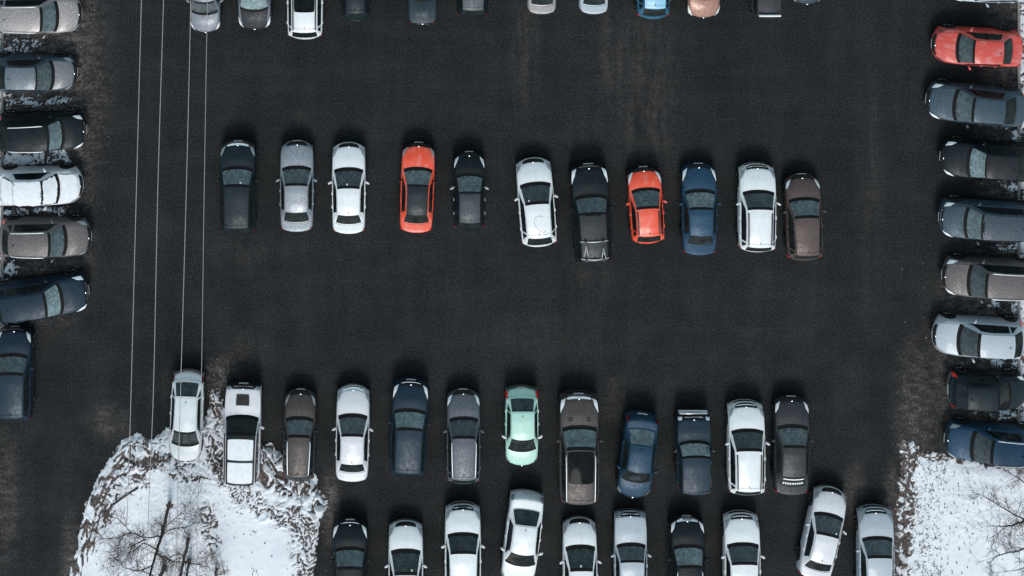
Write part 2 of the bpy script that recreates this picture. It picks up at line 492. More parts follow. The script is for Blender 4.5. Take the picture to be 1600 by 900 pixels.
class Loft:
    def __init__(s, K):
        full = np.concatenate([K[:, :0:-1] * np.array([1, -1, 1]), K], 1)       # rows -8..8
        s.K = full; s.M = slopes(full); s.ML = s.M.copy(); d = full[1:] - full[:-1]
        for c in (6, 7, 10, 11):                                                # crisp edges of the glass
            s.ML[c] = .15 * s.M[c] + .85 * d[c - 1]; s.M[c] = .15 * s.M[c] + .85 * d[c]
    def ev(s, u, v):
        u = np.clip(np.asarray(u, float), 0, len(s.K) - 1 - 1e-6); v = np.clip(np.asarray(v, float), -8, 8 - 1e-6) + 8
        i = np.floor(u).astype(int); t = (u - i)[:, None, None]
        A = herm(s.K[i], s.K[i + 1], s.M[i], s.ML[i + 1], t)
        A = np.swapaxes(A, 0, 1)                                                # rows, N, 3
        M = slopes(A)
        j = np.floor(v).astype(int); q = (v - j)[:, None]; n = np.arange(len(u))
        return herm(A[j, n], A[j + 1, n], M[j, n], M[j + 1, n], q)
    def nrm(s, u, v):
        e = .02
        du = s.ev(u + e, v) - s.ev(u - e, v); dv = s.ev(u, v + e) - s.ev(u, v - e)
        n = np.cross(dv, du); l = np.linalg.norm(n, axis=1, keepdims=True)
        return n / np.maximum(l, 1e-9)
    def at(s, u, v, off=0.0):
        p = s.ev([u], [v])[0] + s.nrm(np.array([u]), np.array([v]))[0] * off
        return Vector(p)
    def patch(s, c, nu, nv, off=0.0, depth=.014, rnd=0.0, wob=0.0):
        """c = four (u,v) corners: (front,-v side) (front,+v) (rear,+v) (rear,-v)"""
        a, b = np.meshgrid(np.linspace(-1, 1, nu + 1), np.linspace(-1, 1, nv + 1), indexing='ij')
        if rnd:
            a, b = a * np.sqrt(1 - rnd * b ** 4 * np.abs(a) ** 2), b * np.sqrt(1 - rnd * a ** 4 * np.abs(b) ** 2)
        if wob:
            edge_ = np.maximum(np.abs(a), np.abs(b)) ** 6
            wn_ = (vnoise(a * 4 + wob * 7, b * 4 + wob * 3) - .5) * .34 * edge_
            a = a * (1 - np.abs(wn_)); b = b * (1 - np.abs((vnoise(a * 4 + 50, b * 4 + wob) - .5) * .3 * edge_))
        a = (a + 1) / 2; b = (b + 1) / 2
        cc = np.array(c, float)
        uv = (cc[0] * ((1 - a) * (1 - b))[..., None] + cc[1] * ((1 - a) * b)[..., None] + cc[2] * (a * b)[..., None] + cc[3] * (a * (1 - b))[..., None])
        U = uv[..., 0].ravel(); V = uv[..., 1].ravel()
        S = s.ev(U, V); N = s.nrm(U, V)
        top = S + N * off
        n1, n2 = nu + 1, nv + 1
        verts = list(map(tuple, top)); faces = []
        for i in range(nu):
            for j in range(nv):
                q = i * n2 + j
                faces.append((q, q + 1, q + n2 + 1, q + n2))
        if depth:
            ring = [j for j in range(n2)] + [i * n2 + nv for i in range(1, n1)] + [nu * n2 + j for j in range(nv - 1, -1, -1)] + [i * n2 for i in range(nu - 1, 0, -1)]
            m = len(ring); o = len(verts)
            for r in ring: verts.append(tuple(top[r]))
            for r in ring: verts.append(tuple(S[r] + N[r] * (off - depth)))
            for k in range(m): faces.append((o + (k + 1) % m, o + k, o + m + k, o + m + (k + 1) % m))
        return verts, faces


BASE = dict(hood=1.08, ws=.76, roof=1.42, rg=.64, H=1.45, zh0=.70, zh1=.97, zb=.95, zt=1.0, rw=.63, rwb=.62, nose=.40, tail=.26, deck=True, wbase=.84)
KINDS = {
    'sedan': dict(BASE),
    'old_sedan': dict(BASE, hood=1.26, ws=.54, roof=1.40, rg=.50, H=1.42, rw=.68, rwb=.68, nose=.18, tail=.14, zh0=.76, zh1=.92, zb=.90, zt=.93),
    'hatch': dict(BASE, hood=.92, ws=.76, roof=1.45, rg=.52, H=1.52, zh1=1.0, zb=.98, zt=1.04, rw=.64, rwb=.62, deck=False),
    'small': dict(BASE, hood=.80, ws=.70, roof=1.20, rg=.46, H=1.53, zh0=.76, zh1=1.02, zb=1.0, zt=1.05, rw=.65, rwb=.64, deck=False, nose=.36),
    'wagon': dict(BASE, hood=1.08, ws=.74, roof=1.95, rg=.42, H=1.50, zh1=.98, zb=.97, zt=1.04, rw=.64, rwb=.60, deck=False),
    'suv': dict(BASE, hood=1.02, ws=.68, roof=1.90, rg=.44, H=1.68, zh0=.84, zh1=1.10, zb=1.08, zt=1.14, rw=.67, rwb=.64, deck=False, nose=.34),
    'big_suv': dict(BASE, hood=1.18, ws=.68, roof=2.3, rg=.36, H=1.78, zh0=.94, zh1=1.16, zb=1.14, zt=1.18, rw=.68, rwb=.66, deck=False, nose=.30),
    'boxy': dict(BASE, hood=1.08, ws=.40, roof=1.9, rg=.12, H=1.76, zh0=.95, zh1=1.06, zb=1.06, zt=1.10, rw=.76, rwb=.76, deck=False, nose=.12, tail=.10, wbase=.86),
}


def make_loft(p, L, W):
    hw = W / 2; H = p['H']; f = L / 2
    fixed = p['hood'] + p['ws'] + p['roof'] + p['rg']
    deck_len = L - fixed if p['deck'] else .16
    k = 1.0
    if p['deck'] and deck_len < .42: k = (L - .45) / fixed
    rear = .12 if p['rg'] < .2 else .26
    if not p['deck']: k = (L - rear) / fixed
    if p['deck'] and deck_len > .62: k = (L - .58) / fixed
    hood, ws, roof, rg = (p[q] * k for q in ('hood', 'ws', 'roof', 'rg'))
    xwb = f - hood; xwt = xwb - ws; xrt = xwt - roof; xrb = xrt - rg
    z0, z1, zb, zt = p['zh0'], p['zh1'], p['zb'], p['zt']
    rw, rwb, wb = p['rw'], p['rwb'], p['wbase']
    nose, tail = p['nose'], p['tail']
    rows = []
    def st(xc, bow, zc, crown, ys, zs):
        """ys: r_in, r_out, belt_in, belt_out, mid, sill as fractions of hw; zs their heights (r_in first)"""
        r = []
        for fr in (0, .36, .70):
            y = ys[0] * fr
            r.append((y, zs[0] + crown * (1 - fr * fr)))
        for y, z in zip(ys, zs): r.append((y, z))
        rows.append([(xc - bow * abs(y) ** 2.4, y * hw, z) for (y, z) in r])
    # front face, from below the bumper up to the bonnet lip
    st(f - .08, nose, 0, .0, (.60, .68, .78, .85, .90, .88), (.24, .24, .24, .24, .24, .23))
    st(f, nose, 0, .0, (.62, .70, .80, .88, .93, .91), (z0 * .66, z0 * .66, z0 * .65, z0 * .63, .40, .25))
    st(f - .02, nose, 0, .0, (.64, .72, .82, .895, .945, .92), (z0 * .84, z0 * .84, z0 * .83, z0 * .80, .45, .25))
    st(f - .13, nose * .85, 0, .02, (.68, .755, .85, .915, .96, .93), (z0, z0 * .995, z0 * .97, z0 * .92, .48, .24))
    st(f - .13 - hood * .26, nose * .45, 0, .03, (.74, .80, .90, .955, .985, .94), (z0 + (z1 - z0) * .42, z0 + (z1 - z0) * .40, z0 + (z1 - z0) * .28, z0 + (z1 - z0) * .05, .52, .23))
    st(f - .13 - hood * .56, .22, 0, .035, (.79, .84, .93, .975, 1.0, .95), (z0 + (z1 - z0) * .75, z0 + (z1 - z0) * .73, z0 + (z1 - z0) * .60, z0 + (z1 - z0) * .35, .56, .22))
    st(xwb, .22, 0, .03, (wb, wb + .045, .94, .98, 1.0, .955), (z1 - .03, z1 - .04, z1 - .06, zb - .10, .58, .22))
    # cabin
    st(xwt, .16, 0, .055, (rw + .02, rw + .085, .93, .978, 1.0, .955), (H - .10, H - .155, zb, zb - .05, .60, .22))
    st(xwt - roof * .28, .05, 0, .055, (rw, rw + .065, .93, .978, 1.0, .955), (H - .055, H - .12, zb + .005, zb - .05, .60, .22))
    st(xwt - roof * .66, -.04, 0, .055, ((rw + rwb) / 2, (rw + rwb) / 2 + .065, .925, .977, 1.0, .955), (H - .06, H - .125, zb + .015, zb - .04, .62, .22))
    st(xrt, -.10, 0, .05, (rwb, rwb + .065, .915, .968, .995, .95), (H - .12, H - .18, zb + .03, zb - .03, .64, .22))
    if p['deck']:
        st(xrb, -.16, 0, .03, (.77, .83, .90, .955, .985, .945), (zt - .02, zt - .025, zt - .04, zb - .06, .64, .22))
        st(-f + .14, -tail * .7, 0, .02, (.74, .80, .86, .925, .965, .93), (zt - .02, zt - .03, zt - .05, zb - .10, .62, .23))
    else:
        st(xrb, -.14, 0, .03, (.72, .78, .88, .945, .98, .945), (zt - .02, zt - .025, zt - .04, zb - .04, .66, .22))
        st(-f + .10 + (rear - .12) * .4, -tail * .8, 0, .01, (.72, .79, .875, .935, .97, .93), (zt - .18, zt - .19, zt - .20, zb - .20, .62, .23))
    st(-f + .03, -tail, 0, .0, (.70, .77, .85, .91, .95, .92), (.74, .735, .73, .71, .52, .24))
    st(-f, -tail, 0, .0, (.68, .75, .83, .895, .94, .91), (.52, .52, .52, .50, .42, .25))
    st(-f + .08, -tail, 0, .0, (.66, .73, .81, .87, .91, .89), (.26, .26, .26, .26, .25, .24))
    return Loft(np.array(rows)), dict(xwb=xwb, xwt=xwt, xrt=xrt, xrb=xrb)


_wheel = {}
def wheel_meshes(rad):
    k = round(rad, 2)
    if k in _wheel: return _wheel[k]
    prof = [(rad * .62, -.10), (rad * .93, -.105), (rad, -.08), (rad, .08), (rad * .93, .105), (rad * .62, .10)]
    n = 20; v = []; f = []
    for (r, y) in prof:
        for i in range(n):
            a = 2 * math.pi * i / n; v.append((r * math.cos(a), y, r * math.sin(a)))
    for j in range(len(prof) - 1):
        for i in range(n): f.append((j * n + i, j * n + (i + 1) % n, (j + 1) * n + (i + 1) % n, (j + 1) * n + i))
    ty = mesh('tyre', v, f, TYRE)
    v = []; f = []
    for s in (-1, 1):                                          # dished disc with five spokes on each face
        o = len(v)
        v.append((0, s * .085, 0))
        for i in range(20):
            a = 2 * math.pi * i / 20; v.append((rad * .20 * math.cos(a), s * .082, rad * .20 * math.sin(a)))
        for i in range(20):
            a = 2 * math.pi * i / 20; v.append((rad * .64 * math.cos(a), s * (.09 if i % 4 < 2 else .05), rad * .64 * math.sin(a)))
        for i in range(20):
            j = (i + 1) % 20
            f.append((o, o + 1 + i, o + 1 + j) if s < 0 else (o, o + 1 + j, o + 1 + i))
            q = (o + 1 + i, o + 21 + i, o + 21 + j, o + 1 + j); f.append(q if s < 0 else q[::-1])
    rm = mesh('rim', v, f, RIM, False)
    arch_v = []; arch_f = []
    ra = rad * 1.16; m = 14
    for y in (-.11, .11):
        for i in range(m + 1):
            a = math.pi * (-.06 + 1.12 * i / m)
            arch_v.append((ra * math.cos(a), y, ra * math.sin(a)))
    for i in range(m): arch_f.append((i, i + 1, m + 2 + i, m + 1 + i))
    arch_f.append(tuple(range(m + 1))); arch_f.append(tuple(range(2 * m + 1, m, -1)))
    ar = mesh('wheel_arch', arch_v, arch_f, SEAM, False)
    _wheel[k] = (ty, rm, ar)
    return _wheel[k]


def car(px, py, ang, lpx, wpx, kind, col, label, group, name='parked_car', dirt=.3, roofc=None, hoodc=None, rails=None, sunroof=None,
        lamp=LAMPW, tail=LAMPR, grille=BLACK, wsv=.055, rgv=.012, mirror=None, bumper=None, fb=None, plate=True, dot=0, fin=True, H=None,
        bars=False, snow=(), extra=None, frame=None, sill=None, headlen=0.0):
    p = dict(KINDS[kind])
    if H: p['H'] = H
    rv = random.Random(int(px * 7 + py * 13))
    for q in ('hood', 'ws', 'roof', 'rg', 'nose', 'tail'): p[q] *= 1 + rv.uniform(-.06, .06) * (2 if q in ('nose', 'tail') else 1)
    for q in ('rw', 'rwb', 'wbase'): p[q] += rv.uniform(-.015, .015)
    red = 3 if abs(abs(ang % 180) - 90) < 20 else (5 if 90 < ang % 360 < 270 else (14 if kind == 'boxy' else 9))
    L = (lpx - red) / 30.8; W = wpx / 31.0
    c = P(px, py, .66)
    root = empty(name, (c.x, c.y, 0), R(90 - ang), label, 'car', group)
    pm = paint(col, dirt)
    lf, X = make_loft(p, L, W)
    H = p['H']
    deck = p['deck']
    def put(nm, vf, mat, lab=None, smooth=True, parent=None):
        o = obj(nm, mesh(nm, vf[0], vf[1], mat, smooth), parent or root)
        if lab: o['label'] = lab
        return o
    # body shell
    put('body', lf.patch([(0, -8), (0, 8), (15, 8), (15, -8)], 60, 40, -.012, 0), pm)
    suv = kind in ('suv', 'big_suv', 'boxy')
    # panels
    hm = paint(hoodc, dirt) if hoodc else pm
    put('bonnet', lf.patch([(3.06, -3.3), (3.06, 3.3), (5.86, 3.3), (5.86, -3.3)], 12, 12, .002, .014, .04), hm)
    put('front_bumper', lf.patch([(.05, -7.6), (.05, 7.6), (2.5, 6.6), (2.5, -6.6)], 8, 20, .004, .014), fb or bumper or pm)
    put('grille', lf.patch([(1.75, -2.3), (1.75, 2.3), (2.93, 2.9), (2.93, -2.9)], 4, 10, .010, .012, .25), grille)
    if grille is BLACK and (suv or kind == 'old_sedan'):
        put('grille_bar', lf.patch([(2.35, -2.2), (2.35, 2.2), (2.5, 2.3), (2.5, -2.3)], 2, 8, .018, .01), CHROME)
    put('lower_intake', lf.patch([(.45, -3.4), (.45, 3.4), (1.0, 3.0), (1.0, -3.0)], 3, 10, .008, .01, .2), BLACK)
    hl = headlen
    for s in (-1, 1):
        cs = [(2.4, s * 2.9), (2.6, s * 5.9), (4.45 + hl, s * 5.6), (3.7, s * 3.9)]
        if s < 0: cs = [cs[1], cs[0], cs[3], cs[2]]
        if kind in ('boxy', 'old_sedan'):
            cs = [(2.1, s * 3.3), (2.1, s * 6.2), (2.95, s * 6.0), (2.95, s * 3.4)]
            if s < 0: cs = [cs[1], cs[0], cs[3], cs[2]]
        put('headlight', lf.patch(cs, 5, 5, .012, .014, .2), lamp)
        # front and rear lamps
        if deck: ct = [(11.9, s * 4.6), (11.9, s * 6.1), (13.35, s * 6.3), (13.25, s * 3.4)]
        elif suv: ct = [(11.0, s * 5.0), (10.9, s * 6.3), (13.5, s * 7.1), (13.3, s * 4.8)]
        else: ct = [(11.1, s * 4.9), (11.0, s * 6.3), (13.4, s * 7.1), (13.2, s * 4.6)]
        if s < 0: ct = [ct[1], ct[0], ct[3], ct[2]]
        put('tail_light', lf.patch(ct, 5, 5, .028, .014, .2), tail)
        # doors and side windows
        sg = glass(.010, 'side')
        def sidep(u0, u1, v0, v1):
            q = [(u0, s * v0), (u0, s * v1), (u1, s * v1), (u1, s * v0)]
            return q if s > 0 else [q[1], q[0], q[3], q[2]]
        put('front_door', lf.patch(sidep(6.25, 8.42, 5.15, 7.75), 8, 6, .002, .014, .03), pm)
        put('rear_door', lf.patch(sidep(8.46, 9.92, 5.15, 7.75), 6, 6, .002, .014, .03), pm)
        q = [(7.02, s * 4.2), (6.32, s * 4.93), (8.40, s * 4.93), (8.40, s * 4.16)]
        q = q if s > 0 else [q[1], q[0], q[3], q[2]]
        put('side_window', lf.patch(q, 7, 3, .0, .012), sg)
        q = [(8.36, s * 4.13), (8.36, s * 4.95), (8.54, s * 4.95), (8.54, s * 4.13)]
        put('pillar_trim', lf.patch(q if s > 0 else [q[1], q[0], q[3], q[2]], 2, 3, .002, .012), SEAM)
        re = 9.85 if not deck else 9.95
        q = [(8.50, s * 4.16), (8.50, s * 4.93), (re + (.35 if deck else 0), s * 4.93), (re - .1, s * 4.18)]
        q = q if s > 0 else [q[1], q[0], q[3], q[2]]
        put('side_window', lf.patch(q, 6, 3, .0, .012), sg)
        if not deck:
            q = [(9.95, s * 4.2), (10.0, s * 4.9), (10.62, s * 4.85), (10.12, s * 4.22)]
            q = q if s > 0 else [q[1], q[0], q[3], q[2]]
            put('quarter_window', lf.patch(q, 4, 3, .0, .012), sg)
        if suv or sill:
            put('sill_trim', lf.patch(sidep(5.2, 11.6, 7.35, 7.98), 10, 3, .012, .014), sill or BLACK)
        for u in (8.22, 9.72):
            h = lf.at(u, s * 6.05, .018)
            put('door_handle', box(h.x, h.y, h.z, .17, .03, .03, .008), mirror or pm)
        # mirrors
        m = lf.at(6.72, s * 5.0)
        mbx = MB()
        my = W / 2 + .08
        ring = []
        for (t, sy_, sz) in ((0, .55, .55), (.25, .95, .95), (.7, 1, 1), (1, .8, .8)):
            ring.append((t, sy_, sz))
        v = []; f = []
        n_ = 10
        for (t, a1, a2) in ring:
            for k in range(n_):
                th = 2 * math.pi * k / n_
                v.append((m.x + .06 - .10 * t - .45 * .12 * a1 * math.cos(th), s * (my + .12 * a1 * math.cos(th)), m.z + .06 + .072 * a2 * math.sin(th)))
        for i in range(len(ring) - 1):
            for k in range(n_):
                f.append((i * n_ + k, i * n_ + (k + 1) % n_, (i + 1) * n_ + (k + 1) % n_, (i + 1) * n_ + k))
        f.append(tuple(range(n_))); f.append(tuple((len(ring) - 1) * n_ + k for k in range(n_ - 1, -1, -1)))
        mbx.add((v, f))
        mbx.add(tube([(m.x + .02, m.y, m.z - .01), (m.x + .03, s * my, m.z + .05)], .025, 5))
        put('mirror', (mbx.v, mbx.f), mirror or pm)
        # wheels
        rad = .36 if suv else .325
        ty, rm, ar = wheel_meshes(rad)
        fx, rx = L / 2 - (.86 if L > 4 else .74), -L / 2 + (.88 if deck else .74)
        for x in (fx, rx):
            wl = obj('wheel', ty, root); wl.name = 'wheel'
            wl.location = (x, s * (W / 2 - .095), rad)
            r_ = obj('rim', rm, wl)
            a_ = obj('wheel_arch', ar, root); a_.location = (x, s * (W / 2 - .112), rad)
        if rails:
            a = [lf.at(u, s * (3.28 if rails is RAILM else 2.72), h_) for (u, h_) in ((7.35, .0), (7.5, .045), (8.2, .05), (9.2, .05), (9.85, .045), (9.95, .0))]
            put('roof_rail', tube(a, .034 if rails is not RAILM else .026, 6), rails)
    # glass and roof
    put('cowl', lf.patch([(5.87, -3.5), (5.87, 3.5), (6.16, 3.35), (6.16, -3.35)], 3, 12, .001, .012), SEAM)
    fm = frame or BLACK
    put('windscreen_seal', lf.patch([(6.88, -3.0), (6.88, 3.0), (7.10, 3.02), (7.10, -3.02)], 2, 12, .0045, .012), SEAM)
    put('windscreen', lf.patch([(6.14, -2.97), (6.14, 2.97), (6.97, 2.95), (6.97, -2.95)], 8, 12, .003, .012, .05), glass(wsv, 'front'))
    for s in (-1, 1):
        a = lf.at(6.17, s * .3 + .9, .014); b = lf.at(6.30, s * 2.3 - .2, .016)
        put('wiper', tube([a, b], .008, 4), SEAM)
    ru0, ru1 = (6.985, 10.045) if roofc else (7.06, 9.96)
    rmat = paint(roofc, dirt) if roofc else pm
    put('roof', lf.patch([(ru0, -3.05), (ru0, 3.05), (ru1, 3.05), (ru1, -3.05)], 14, 12, .006, .018, .03), rmat)
    put('rear_window', lf.patch([(10.06, -2.95), (10.06, 2.95), (10.95, 2.95), (10.95, -2.95)], 6, 12, .001, .012, .05), glass(rgv, 'rear'))
    if deck: put('boot_lid', lf.patch([(11.08, -4.2), (11.08, 4.2), (13.1, 3.3), (13.1, -3.3)], 8, 12, .003, .015, .04), pm)
    else:
        put('tailgate', lf.patch([(11.03, -4.4), (11.03, 4.4), (13.2, 3.9), (13.2, -3.9)], 8, 12, .003, .015, .04), pm)
        put('spoiler', lf.patch([(9.80, -3.0), (9.80, 3.0), (10.10, 2.9), (10.10, -2.9)], 3, 10, .022, .03, .05), rmat)
    put('rear_bumper', lf.patch([(13.45, -6.6), (13.45, 6.6), (14.95, 7.6), (14.95, -7.6)], 6, 18, .006, .016), bumper or pm)
    if plate:
        put('number_plate', lf.patch([(1.15, -1.15), (1.15, 1.15), (1.6, 1.15), (1.6, -1.15)], 2, 4, .012, .012), PLATE)
        put('number_plate', lf.patch([(13.25, -1.15), (13.25, 1.15), (13.6, 1.15), (13.6, -1.15)], 2, 4, .012, .012), PLATE)
    b = lf.at(3.0, 0, .014)
    put('badge', box(b.x, 0, b.z, .05, .09, .02, .006), CHROME)
    if fin:
        a = lf.at(9.62, 0, .0)
        put('antenna', ([(a.x + .09, 0, a.z), (a.x - .06, .022, a.z), (a.x - .06, -.022, a.z), (a.x - .07, 0, a.z + .065)], [(0, 1, 3), (1, 2, 3), (2, 0, 3), (0, 2, 1)]), SEAM, smooth=False)
    if sunroof:
        u0, u1, v = sunroof
        put('sunroof', lf.patch([(u0, -v), (u0, v), (u1, v), (u1, -v)], 6, 8, .013, .012, .08), glass(.006, 'sunroof'))
    if dot:
        d_ = lf.patch([(6.78, dot - .18), (6.78, dot + .18), (6.86, dot + .18), (6.86, dot - .18)], 2, 2, .008, .004)
        put('windscreen_sticker', d_, PAPER)
    for i, (u0, u1, v0, v1, th) in enumerate(snow):
        put('snow_cover', lf.patch([(u0, v0), (u0, v1), (u1, v1), (u1, v0)], 16, 16, th, th + .01, .1, 1.3 + i), CLEAN)
    if bars:
        for u in bars:
            a = lf.at(u, -3.3, .07); b = lf.at(u, 3.3, .07); m = lf.at(u, 0, .075)
            put('cross_bar', tube([a, (m.x, m.y, max(m.z, a.z)), b], .022, 6), RAILM)
    if extra: extra(root, lf, put, L, W)
    return root


def clean_snow():
    n = NT('fresh_snow'); co = n.co()
    n.put(n.b.inputs['Base Color'], n.mix(n.rng(n.noise(co, 4, 4, .6), .4, .7), C(.80, .82, .85), C(.70, .73, .77)))
    n.b.inputs['Roughness'].default_value = .8
    n.bump(n.noise(co, 9, 4, .6), .4, .03)
    return n.m
CLEAN = clean_snow()

# paints
WHITE = (.75, .785, .80); OFFW = (.66, .67, .70); SILV = (.235, .262, .295); LSILV = (.42, .475, .53); WARM = (.27, .25, .25)
GREY = (.085, .098, .115); DGREY = (.034, .037, .042); DARK = (.0068, .0118, .0152); TEAL = (.009, .018, .022); NAVY = (.012, .026, .042)
BLUE = (.018, .052, .095); SLATE = (.045, .070, .092); RED = (.84, .088, .036); DRED = (.58, .066, .048); BROWN = (.085, .064, .060); MINT = (.44, .70, .60)
TAUPE = (.118, .108, .108); COPPER = (.26, .135, .10); SKYB = (.25, .52, .70)

G2 = 'cars parked in the middle row'
def rack(root, lf, put, L, W):
    for (s, u0, u1) in ((1, 8.9, 9.55), (-1, 9.1, 9.75)):
        for d_ in (-.09, .09):
            a = lf.at(u0, s * 1.9, .10); b = lf.at(u1, s * 1.9, .10)
            put('rack_arm', tube([(a.x, a.y, a.z), (b.x, b.y + d_, b.z)], .013, 5), RAILM)
        for u in (8.75, 9.85):
            a = lf.at(u, s * 1.95, .10)
            put('rack_clamp', box(a.x, a.y, a.z, .17, .08, .07, .012), RAILB)
def scribble(root, lf, put, L, W):
    pts = [(8.3, -1.1), (8.2, -.2), (8.35, .8), (8.65, 1.1), (8.95, .9), (9.2, .3), (9.4, -.3), (9.6, -1.1), (9.45, -1.6)]
    put('frost_mark', tube([lf.at(u, v, .004) for (u, v) in pts], .020, 4), plain('wiped_frost', (.52, .54, .57), .6, grain=.4))

car(372, 293, 0, 154, 56, 'suv', TEAL, 'black SUV with plain roof at the left end of the middle row', G2, wsv=.075, dot=-.9, bumper=paint((.05, .045, .043)), mirror=BLACK, lamp=LAMPG, grille=CHROME)
car(464, 291, 0, 148, 53, 'sedan', SILV, 'mid grey sedan second from the left in the middle row, beside the white sedan', G2, lamp=LAMPG, wsv=.05)
car(545, 294, 0, 148, 53, 'sedan', WHITE, 'white sedan with black rear window third from the left in the middle row', G2, lamp=LAMPG, wsv=.035, dot=.3)
car(652, 293, 2.0, 147, 53, 'sedan', RED, 'bright red sedan with a black roof and black bumper front', G2, roofc=(.012, .020, .024), lamp=LAMPG, wsv=.075, mirror=BLACK, rgv=.01, fb=BLACK)
car(733, 299, 0, 131, 49, 'small', DARK, 'small black hatchback with oval headlights, right of the red sedan with black roof', G2, wsv=.065, roofc=(.045, .055, .062), mirror=plain('silver_mirror', (.4, .41, .42), .4), headlen=.3)
car(838, 317, -4.5, 146, 57, 'hatch', WHITE, 'white hatchback with a curl wiped in the frost on its roof', G2, lamp=LAMPG, wsv=.03, dot=1.8, extra=scribble)
car(923, 333, -3.0, 165, 59, 'big_suv', DARK, 'black SUV with a roof rack of two bright cross bars', G2, wsv=.055, bars=(8.75, 9.85), extra=rack, headlen=.25, bumper=BLACK, roofc=(.028, .033, .036))
car(1009, 321, -3.5, 128, 53, 'small', RED, 'red small crossover with long white headlights in the middle row', G2, wsv=.05, rails=RAILB, headlen=.5, bumper=BLACK, sill=BLACK)
car(1092, 327, 0, 149, 55, 'sedan', BLUE, 'blue sedan with short boot between red crossover and white SUV', G2, wsv=.085, headlen=.3, rgv=.012)
car(1182, 325, .5, 146, 58, 'suv', WHITE, 'white SUV with black roof rails between blue sedan and brown car, middle row', G2, wsv=.035, rails=RAILB, lamp=LAMPG, H=1.62)
car(1255, 340, -1.5, 142, 56, 'wagon', BROWN, 'brown hatchback with red tail lights at the right end of the middle row', G2, wsv=.07, H=1.55)

G3 = 'cars parked in the third row'
def spare(root, lf, put, L, W):
    put('roof_load', lf.patch([(7.3, -2.5), (7.3, 2.5), (8.55, 2.5), (8.55, -2.5)], 8, 8, .05, .05, .04), CLEAN, 'snow covered front half of roof')
    put('roof_load', lf.patch([(8.68, -2.5), (8.68, 2.5), (9.85, 2.5), (9.85, -2.5)], 8, 8, .05, .05, .04), CLEAN, 'snow covered rear half of roof')
    put('bonnet_scoop', lf.patch([(3.7, -1.3), (3.7, 1.3), (4.9, 1.3), (4.9, -1.3)], 4, 4, .035, .035, .05), BLACK)
    for s in (-1, 1):
        put('gutter', tube([lf.at(u, s * 3.9, .03) for u in (6.9, 7.6, 8.4, 9.2, 9.95)], .03, 5), BLACK)
car(292, 652, 182.2, 148, 51, 'hatch', WHITE, 'white hatchback nosed into the snow bank, front facing down', G3, wsv=.025, rgv=.03, lamp=LAMPG, tail=LAMPD, bumper=paint((.24, .20, .18)), H=1.48)
car(379, 672, 1.5, 162, 58, 'boxy', OFFW, 'white four by four with black bonnet scoop and snowy roof, by the snow bank', G3, wsv=.012, lamp=LAMPG, grille=BLACK, bumper=BLACK, extra=spare, roofc=DARK, rgv=.01, fin=False, frame=BLACK)
car(468, 681, 1.5, 150, 50, 'wagon', (.060, .052, .051), 'brown estate car with short bright roof rails, rear against the snow', G3, wsv=.055, rails=RAILM, lamp=LAMPG, mirror=BLACK)
car(551, 677, 1.0, 154, 53, 'sedan', OFFW, 'pale silver white sedan in the third row, left of the dark blue SUV', G3, wsv=.04, lamp=LAMPG, grille=CHROME, tail=LAMPD)
car(639, 669, 2.5, 160, 57, 'suv', NAVY, 'dark blue SUV with a plain roof without rails, third row', G3, wsv=.09, H=1.62, headlen=.2)
car(724, 683, 0, 154, 53, 'wagon', GREY, 'blue grey estate car with long bright roof rails, left of the mint car', G3, wsv=.035, rails=RAILM)
car(815, 667, 180, 128, 52, 'small', MINT, 'mint green hatchback facing down, the only green car', G3, wsv=.015, rgv=.03, mirror=PAPER, lamp=LAMPG, bumper=paint((.10, .12, .115)))
def vents(root, lf, put, L, W):
    for s in (-1, 1):
        c = [(5.0, s * 1.6 - .45), (5.0, s * 1.6 + .45), (5.45, s * 1.6 + .35), (5.45, s * 1.6 - .35)]
        put('bonnet_vent', lf.patch(c, 2, 2, .01, .008), BLACK)
car(904, 700, 0, 181, 62, 'big_suv', (.060, .052, .051), 'large brown SUV with a long black glass roof and bright roof rails', G3, wsv=.085, rails=RAILM, sunroof=(7.12, 8.9, 2.8), extra=vents, grille=CHROME, headlen=.1)
car(996, 713, 187, 139, 54, 'sedan', (.014, .042, .074), 'blue sedan facing down and slightly askew in the third row', G3, wsv=.012, rgv=.085, lamp=LAMPG, tail=LAMPD)
def bullbar(root, lf, put, L, W):
    f = L / 2
    put('bull_bar', tube([(f + .06, y * W, .74 if abs(y) < .4 else .66) for y in (-.43, -.38, 0, .38, .43)], .05, 8), CHROME)
    put('bumper_step', box(f + .02, 0, .52, .16, W * .86, .16, .03), CHROME)
car(1083, 703, 0, 128, 54, 'boxy', NAVY, 'dark blue boxy off roader with a bright front bar', G3, wsv=.12, extra=bullbar, H=1.72, mirror=RAILB, fin=False, frame=CHROME)
car(1165, 700, 0, 152, 58, 'suv', WHITE, 'white SUV with black roof rails in the third row, left of the dark grey car', G3, wsv=.03, rails=RAILB, lamp=LAMPG, H=1.62)
def stickers(root, lf, put, L, W):
    put('window_sticker', lf.patch([(10.22, -2.5), (10.22, 2.5), (10.32, 2.5), (10.32, -2.5)], 2, 8, .006, .004), PAPER)
    for i in range(9):
        v = -2.1 + i * .52
        put('sticker_letter', lf.patch([(10.62, v - .16), (10.62, v + .16), (10.80, v + .16), (10.80, v - .16)], 2, 2, .006, .004), PAPER)
car(1236, 696, .8, 158, 55, 'sedan', DGREY, 'dark grey sedan with a white lettered sticker on its rear window', G3, wsv=.055, extra=stickers, rgv=.015)

